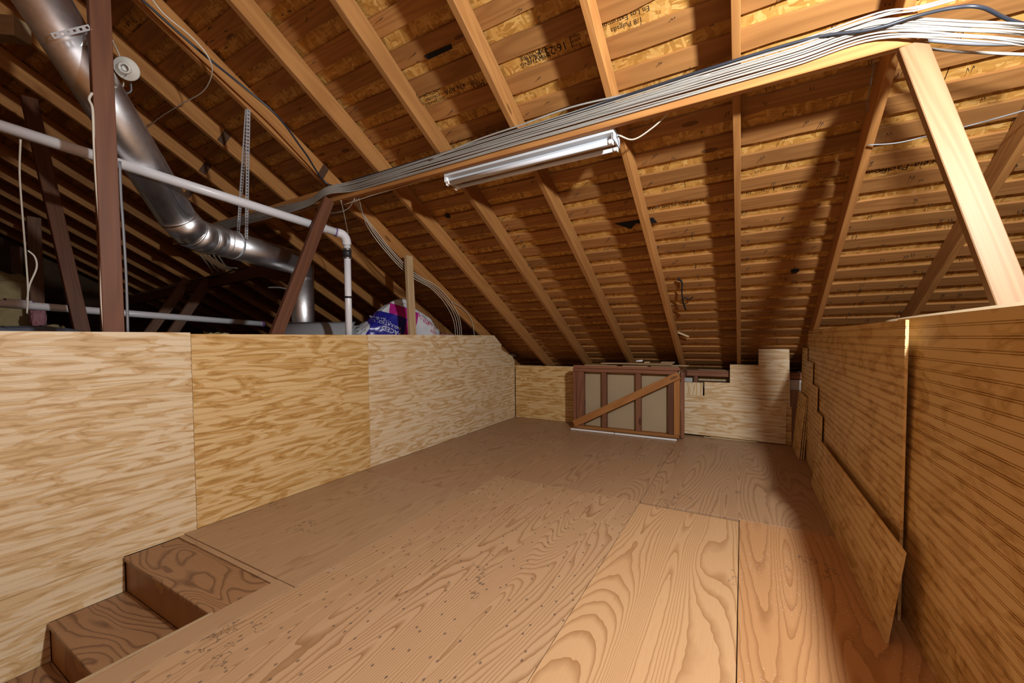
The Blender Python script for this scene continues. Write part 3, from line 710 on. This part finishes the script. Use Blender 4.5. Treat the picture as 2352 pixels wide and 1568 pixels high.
# cables on the post and the roof at upper left
cable([onx(212, 213, -3.10), onx(205, 228, -3.10), onx(213, 252, -3.10), onx(216, 330, -3.12), onx(222, 430, -3.12), onx(232, 560, -3.12), onx(233, 680, -3.12), onx(240, 770, -3.12)], .0065, 'cable_cream', 'cream cable stapled down the left side of the thick post')
cable([onx(275, 370, -3.11), onx(278, 450, -3.11), onx(283, 520, -3.11), onx(290, 640, -3.11), onx(294, 770, -3.11)], .007, 'cable_grey', 'grey cable down the right side of the thick post')
cable([onroof(330, -30, -.01), onroof(375, 30, -.012), onroof(440, 85, -.012), onroof(478, 130, -.02), onroof(487, 168, -.03), onroof(466, 210, -.04), onroof(415, 240, -.03), onroof(360, 275, -.01), onroof(318, 312, -.01)], .006, 'cable_cream', 'cream cable looping across the rafters at the upper left')
cable([onx(47, 320, -3.6), onx(45, 400, -3.7), onx(52, 500, -3.8), onx(60, 600, -3.9), onx(64, 665, -3.9), onx(62, 720, -3.9)], .009, 'cable_cream', 'pale dangling cord in front of the yellow insulation')
cable([onx(62, 690, -3.9), onx(68, 655, -3.9), onx(84, 615, -3.9), onx(80, 590, -3.9), onx(64, 575, -3.9)], .005, 'cable_cream', 'thin curled string beside the pale dangling cord')
for i in range(5):
    t = .62+.03*i; q = dep(540-14*i, 620+3*i, 5.3)
    cable([dep(500-10*i, 585, 5.0), dep(520-10*i, 612, 5.2), q, dep(420, 655-2*i, 6.0), dep(300, 690-3*i, 6.9)], .011, 'cable_old', 'old cable draped along the dark lower beam', 'old cables on the lower beam', n=6)
cable([dep(615, 660, 4.6), dep(640, 660, 4.55), dep(660, 664, 4.5)], .009, 'cable_white', 'short white wire beside the dark tie')
cable([onroof(2012, 110, -.008), onroof(2002, 180, -.008), onroof(1992, 240, -.008), onroof(1995, 256, -.004)], .004, 'cable_grey', 'thin grey wire down the rafter left of the pale strut')
cable([onroof(1993, 333, -.01), onroof(2060, 328, -.03), onroof(2130, 312, -.03), onroof(2250, 282, -.03), onroof(2400, 240, -.01)], .0035, 'cable_grey', 'thin taut wire crossing the rafters at the right')

# ================================================================== ducts and pipes
def duct_mb(path, r, ring=True):
    mb = MB(); tube_mb(mb, path, r, 28); return mb
DU = empty('metal_duct', dep(690, 700, 4.45), 'round galvanised duct bending from the roof down behind the left wall', 'duct')
A0, A1 = dep(60, -60, 2.1), dep(408, 500, 3.10); B1 = dep(498, 552, 3.5); C1 = dep(690, 606, 4.45); D1 = dep(694, 640, 4.5)
R1 = .125
def seg(name, p, q, r, par=DU, mat='galv'):
    return tube(name, [p, q], r, M[mat], par, 32)
seg('upper_run', A0, A1, R1)
e1 = dep(440, 533, 3.22)
seg('elbow_gore', A1+(A1-A0).normalized()*.0, e1, R1*1.01); 
e2 = dep(470, 546, 3.36)
seg('elbow_gore', e1, e2, R1*1.01); seg('elbow_gore', e2, B1, R1*1.01)
seg('level_run', B1, C1, R1)
bot = Vector((D1.x, D1.y, .98))
seg('drop_pipe', dep(694, 608, 4.5), bot, .115)
for p, q in ((A1, A1-A0), (e1, e2-A1), (e2, B1-e1), (B1, C1-B1), (B1+(C1-B1)*.06, C1-B1), (C1+(B1-C1)*.03, C1-B1)):
    m = lathe([(R1*1.0, -.007), (R1*1.035, -.004), (R1*1.035, .004), (R1*1.0, .007)], 32).mesh('seam_ring', True)
    link('seam_ring', m, M['galv'], DU, zframe(p, q))
link('seam_ring', lathe([(.115, -.006), (.119, -.003), (.119, .003), (.115, .006)], 32).mesh('seam_ring', True), M['galv'], DU, zframe((bot.x, bot.y, dep(694, 640, 4.5).z), (0, 0, 1)))
PV = empty('vent_pipe', dep(797, 765, 3.75), 'white plastic pipe crossing the upper left and dropping behind the wall', 'pipe')
q0, q1 = dep(-60, 270, 2.25), dep(775, 534, 3.62)
tube('level_run', [q0, q1], .034, M['pvc'], PV, 18)
el = spline([q1, dep(786, 538, 3.65), dep(794, 548, 3.68), dep(797, 562, 3.70)], 5)
tube('elbow', el, .039, M['pvc'], PV, 18)
v0 = dep(797, 560, 3.70); v1 = Vector((v0.x, v0.y, .99))
tube('drop_run', [v0, v1], .030, M['pvc'], PV, 18)
def band(p, q, r, mat, par): tube('primer_band', [p, q], r, M[mat], par, 18)
dq = (q1-q0).normalized()
cp1 = tube('coupling', [q1-dq*.22, q1-dq*.10], .038, M['pvc'], PV, 18)
band(q1-dq*.225, q1-dq*.215, .0385, 'pvc_purple', cp1); band(q1-dq*.02, q1-dq*.01, .0392, 'pvc_purple', PV)
zz = dep(797, 580, 3.70).z
rc = tube('rubber_coupling', [Vector((v0.x, v0.y, zz+.035)), Vector((v0.x, v0.y, zz-.05))], .037, M['rubber'], PV, 18)
for h in (.032, -.045): tube('hose_clamp', [Vector((v0.x, v0.y, zz+h)), Vector((v0.x, v0.y, zz+h-.012))], .0385, M['bolt_steel'], rc, 18)
zz = dep(800, 680, 3.7).z; tube('tape_band', [Vector((v0.x, v0.y, zz)), Vector((v0.x, v0.y, zz-.018))], .033, M['rubber'], PV, 18)
LP = empty('low_pipe', dep(0, 696, 3.3), 'white plastic pipe running low behind the left wall past the posts', 'pipe')
l0, l1 = dep(-60, 692, 3.2), dep(606, 744, 5.0); dl = (l1-l0).normalized()
tube('pipe_run', [l0, l1], .033, M['pvc'], LP, 16)
c0 = dep(28, 697, 3.37); cp2 = tube('coupling', [c0-dl*.04, c0+dl*.11], .039, M['pvc'], LP, 16)
for s_ in (-.045, .105): band(c0+dl*s_, c0+dl*(s_+.01), .0395, 'pvc_purple', cp2)
band(l1-dl*.03, l1, .036, 'pvc_purple', LP)

# perforated hanger straps, real holes
def strap(p, q, w, side, name='perforated_strap', parent=None, pitch=.026):
    p, q = Vector(p), Vector(q); L = (q-p).length; n = max(2, int(L/pitch)); d = L/n; mb = MB()
    h = w/2; a = w*.22
    for i in range(n):
        x = i*d; xm = x+d/2
        o = [(x, -h, 0), (x+d, -h, 0), (x+d, h, 0), (x, h, 0)]; c = [(xm-a, -a, 0), (xm+a, -a, 0), (xm+a, a, 0), (xm-a, a, 0)]
        mb.add(o+c, [(0, 1, 5, 4), (1, 2, 6, 5), (2, 3, 7, 6), (3, 0, 4, 7)])
    m = mb.mesh(name); o = link(name, m, M['strap'], parent, frame(p, q-p, side))
    md = o.modifiers.new('thickness', 'SOLIDIFY'); md.thickness = .0012
    return o
M['strap'] = plain('strap_zinc', (.60, .64, .68), .4, .5, .35, var=.06)
H1 = empty('hanger_strap', dep(560, 560, 3.75), 'pair of perforated metal straps hanging the level duct from a rafter', 'strap')
dm = B1+(C1-B1)*.33
top = onroof(569, 252, -.004)
sd = Vector((.6, .8, 0))
strap(top+Vector((-.01, 0, 0)), dep(547, 537, 3.68), .026, _r, parent=H1); strap(top+Vector((.01, .0, 0)), dep(566, 548, 3.62), .026, _r, parent=H1)
ddir = (C1-B1).normalized(); lo = dep(567, 556, 3.62)
cpt = B1+ddir*((lo-B1).dot(ddir))
m = lathe([(R1*1.01, -.013), (R1*1.02, -.013), (R1*1.02, .013), (R1*1.01, .013)], 32).mesh('strap_loop', True); link('strap_loop', m, M['strap'], H1, zframe(cpt, ddir))
da = (A1-A0).normalized(); ct = A0+da*((dep(150, 85, 2.3)-A0).dot(da))
H2 = empty('duct_strap', ct, 'perforated metal strap tying the upper duct to the thick post', 'strap')
m = lathe([(R1*1.01, -.013), (R1*1.02, -.013), (R1*1.02, .013), (R1*1.01, .013)], 32).mesh('strap_loop', True); link('strap_loop', m, M['strap'], H2, zframe(ct, da+Vector((0, .1, .55))))
strap(dep(120, 83, 2.16), onx(207, 62, -3.115), .03, (0, 0, 1), parent=H2); strap(dep(165, 90, 2.4), onx(207, 68, -3.12), .03, (0, 0, 1), parent=H2)

# ================================================================== porcelain lamp holder
lp = dep(291, 158, 2.50); ln = (_r*.42-_u*.42-_f*.8).normalized()
LH = empty('lamp_holder', lp, 'empty white porcelain lamp holder beside the thick post', 'lamp holder')
link('holder_base', lathe([(.001, -.028), (.050, -.028), (.062, -.006), (.064, 0), (.060, .006), (.034, .012), (.030, .022), (.001, .022)], 32).mesh('holder_base', True), M['porcelain'], LH, zframe(lp, ln))
link('socket_ring', lathe([(.030, .0), (.031, .03), (.027, .036), (.021, .036), (.019, .03), (.019, .004), (.001, .004)], 28).mesh('socket_ring', True), M['porcelain'], LH, zframe(lp+ln*.012, ln))
link('socket_contact', lathe([(.018, .004), (.018, .026), (.016, .026), (.016, .006), (.001, .006)], 20).mesh('socket_contact', True), M['bolt_steel'], LH, zframe(lp+ln*.013, ln))
link('outlet_box', lathe([(.001, -.075), (.045, -.075), (.045, -.028)], 24).mesh('outlet_box', True), M['pvc'], LH, zframe(lp, ln))
tube('pull_chain', [lp+ln*.01-_u*.035, lp+ln*.02-_u*.06], .002, M['bolt_steel'], LH, 5)
cable([dep(284, 188, 2.56), dep(283, 197, 2.55), dep(275, 201, 2.5), dep(262, 200, 2.45)], .007, 'cable_cream', 'short cream cable under the porcelain lamp holder')
cable([dep(300, 190, 2.6), dep(301, 208, 2.6), dep(290, 214, 2.6), dep(270, 210, 2.6)], .008, 'cable_grey', 'short grey cable loop under the porcelain lamp holder')
cable([dep(258, 92, 2.5), dep(268, 112, 2.55), dep(276, 130, 2.58)], .006, 'cable_cream', 'short cream wire above the porcelain lamp holder')

# ================================================================== stored things behind the left wall
def blob(name, c, size, mat, label, cat, amp=.12, freq=3, seed=0, sub=4, parent=None):
    bm = bmesh.new(); bmesh.ops.create_icosphere(bm, subdivisions=sub, radius=1)
    for v in bm.verts:
        d = v.co.normalized(); p = [math.copysign(abs(x)**.6, x) for x in d]
        q = Vector(p)*(1+amp*mnoise.noise(d*freq+Vector((seed*7.1, seed*3.3, 0)))+amp*.4*mnoise.noise(d*freq*3+Vector((seed, 0, 0))))
        v.co = Vector((q.x*size[0], q.y*size[1], q.z*size[2]))
    m = bpy.data.meshes.new(name); bm.to_mesh(m); bm.free(); m.polygons.foreach_set('use_smooth', [True]*len(m.polygons))
    return tag(link(name, m, M[mat], parent, T(c)), label, cat)
p = dep(22, 655, 6.0); blob('insulation_batt', (p.x-.1, p.y, 1.62), (.42, .30, .62), 'insulation', 'pale yellow insulation batt standing at the far left', 'insulation', .18, 2.5, 1)
p = dep(118, 745, 5.4); blob('insulation_tuft', (p.x, p.y, 1.12), (.16, .16, .30), 'insulation', 'yellow insulation tuft beside the far post', 'insulation', .3, 3, 2)
p = dep(85, 690, 5.45); blob('pink_tuft', (p.x, p.y, 1.55), (.10, .07, .13), 'pink_insulation', 'pink insulation tuft on the far post', 'insulation', .3, 3, 3)
for i, (u, lb) in enumerate(((310, 'tuft of insulation right of the thick post'), (500, 'tuft of insulation near the middle of the wall top'), (160, 'tuft of insulation left of the orange strut'))):
    p = dep(u, 762, 4.2); blob('floor_tuft', (p.x, p.y, 1.10), (.16, .12, .19), 'insulation', lb, 'insulation', .35, 4, 5+i, 3)
p = dep(10, 760, 2.9); blob('tarp_heap', (p.x-.15, p.y, 1.10), (.55, .5, .24), 'tarp', 'blue-grey tarp heap at the left edge behind the wall', 'tarp', .2, 2.5, 9)
# rolled carpet: spiral
def carpet_roll():
    a, b = Vector((-4.35, 2.62, 1.21)), Vector((-3.68, 3.05, 1.21)); d = (b-a).normalized(); s = Vector((0, 0, 1)); t = d.cross(s)
    prof = []
    for i in range(70):
        th = i/69*2*math.pi*3.2; r = .05+.031*th/math.pi; prof.append(t*math.cos(th)*r+s*math.sin(th)*r*.8)
    mb = MB(); n = len(prof)
    for e in (a, b): mb.v += [tuple(e+p-a) for p in prof]
    mb.f = [(i, i+1, n+i+1, n+i) for i in range(n-1)]
    o = link('carpet_roll', mb.mesh('carpet_roll', True), M['carpet'], None, T(a)); md = o.modifiers.new('pile', 'SOLIDIFY'); md.thickness = .013
    return tag(o, 'grey rolled-up carpet behind the left wall beside the drop pipe', 'carpet')
carpet_roll()
# plastic sack of insulation
SKC = onx(915, 745, -3.60); SKC.z = 1.24
def sack():
    t = NT('sack_film'); v = t.coords(False); sp = t.n('ShaderNodeSeparateXYZ'); t.l(v, sp.inputs[0])
    x, z = sp.outputs[0], sp.outputs[2]     # local x along the sack, z up
    n = t.noise(v, 9, 3); wob = t.math('MULTIPLY', t.math('SUBTRACT', n, .5), .03)
    u = t.math('ADD', t.math('ADD', t.math('MULTIPLY', x, .94), t.math('MULTIPLY', z, -.34)), wob)
    w = t.math('ADD', t.math('ADD', t.math('MULTIPLY', x, .34), t.math('MULTIPLY', z, .94)), wob)
    white = (.60, .60, .62); col = white
    def rect(c, col, u0, u1, w0, w1):
        k = t.math('MULTIPLY', t.math('MULTIPLY', t.math('GREATER_THAN', u, u0), t.math('LESS_THAN', u, u1)), t.math('MULTIPLY', t.math('GREATER_THAN', w, w0), t.math('LESS_THAN', w, w1)))
        return t.mix(k, c, col)
    col = t.mix(n, (.52, .52, .55), (.68, .68, .70))
    col = rect(col, (.42, .02, .20), -.27, .07, -.30, .33)
    col = rect(col, (.018, .018, .24), -.44, -.06, -.30, .20)
    col = rect(col, (.50, .03, .22), .16, .40, -.30, .0)
    return t.out(col, .28, bump=n, bstr=.35, bdist=.01, spec=.5)
M['sack'] = sack()
bm = bmesh.new(); bmesh.ops.create_icosphere(bm, subdivisions=5, radius=1)
for v in bm.verts:
    d = v.co.normalized(); q = Vector([math.copysign(abs(x)**.75, x) for x in d])
    k = 1+.10*mnoise.noise(d*2.2)+.05*mnoise.noise(d*6)+.025*abs(mnoise.noise(d*14))
    x, y, z = q*k
    top = .45*(1-.66*abs(x-.05)**1.2)
    v.co = Vector((x*.55, y*.22, z*(top if z > 0 else .22)))
sm = bpy.data.meshes.new('insulation_sack'); bm.to_mesh(sm); bm.free(); sm.polygons.foreach_set('use_smooth', [True]*len(sm.polygons))
SKX = (onx(1000, 745, -3.60)-onx(840, 745, -3.60)).normalized(); SKM = frame(SKC, (.30, .954, 0), (-.954, .30, 0))
SK = link('insulation_sack', sm, M['sack'], None, SKM); tag(SK, 'white, magenta and blue plastic insulation sack behind the left wall', 'sack')
bvh = BVHTree.FromPolygons([v.co for v in sm.vertices], [tuple(p.vertices) for p in sm.polygons])
M['print_white'] = plain('print_white', (.66, .66, .68), .4, .3); M['print_red'] = plain('print_red', (.5, .02, .03), .4, .3); M['print_pink'] = plain('print_pink', (.5, .03, .22), .4, .3); M['print_black'] = plain('print_black', (.02, .02, .025), .4, .3)
def sack_text(s, x, z, size, ang, mat):
    m = text_mesh(s, size, 'sack_print'); ca, sa = math.cos(ang), math.sin(ang)
    for vv in m.vertices:
        px = x+vv.co.x*ca-vv.co.y*sa; pz = z+vv.co.x*sa+vv.co.y*ca
        h = bvh.ray_cast(Vector((px, -2, pz)), Vector((0, 1, 0)))
        vv.co = (h[0]+Vector((0, -.0025, 0))) if h[0] else Vector((px, 0, pz))
    m.update(); link('sack_print', m, M[mat], SK, SKM)
PI = math.pi
for a in (('FACED', -.20,   .075, .075, PI-.35, 'print_white'), ('INSULATION', -.22,   .145, .05, PI-.35, 'print_white'), ('2x4 Walls', -.30,   .225, .03, PI-.35, 'print_white'), ('11 | 3.5" | 15', -.26,   .19, .026, PI-.35, 'print_white'),
          ('PINK', .235, .22, .085, PI-.7, 'print_pink'), ('PINK', .34, .15, .07, PI-.7, 'print_red'), ('NEXT GEN', .30, .21, .035, PI-.7, 'print_black'), ('FIBER', .37, .06, .05, PI-.5, 'print_red')):
    sack_text(*a)
p = onx(1020, 770, -3.7); blob('pink_scrap', (p.x, p.y, 1.14), (.16, .2, .15), 'pink_insulation', 'pink insulation scrap right of the plastic sack', 'insulation', .3, 3, 12, 3)
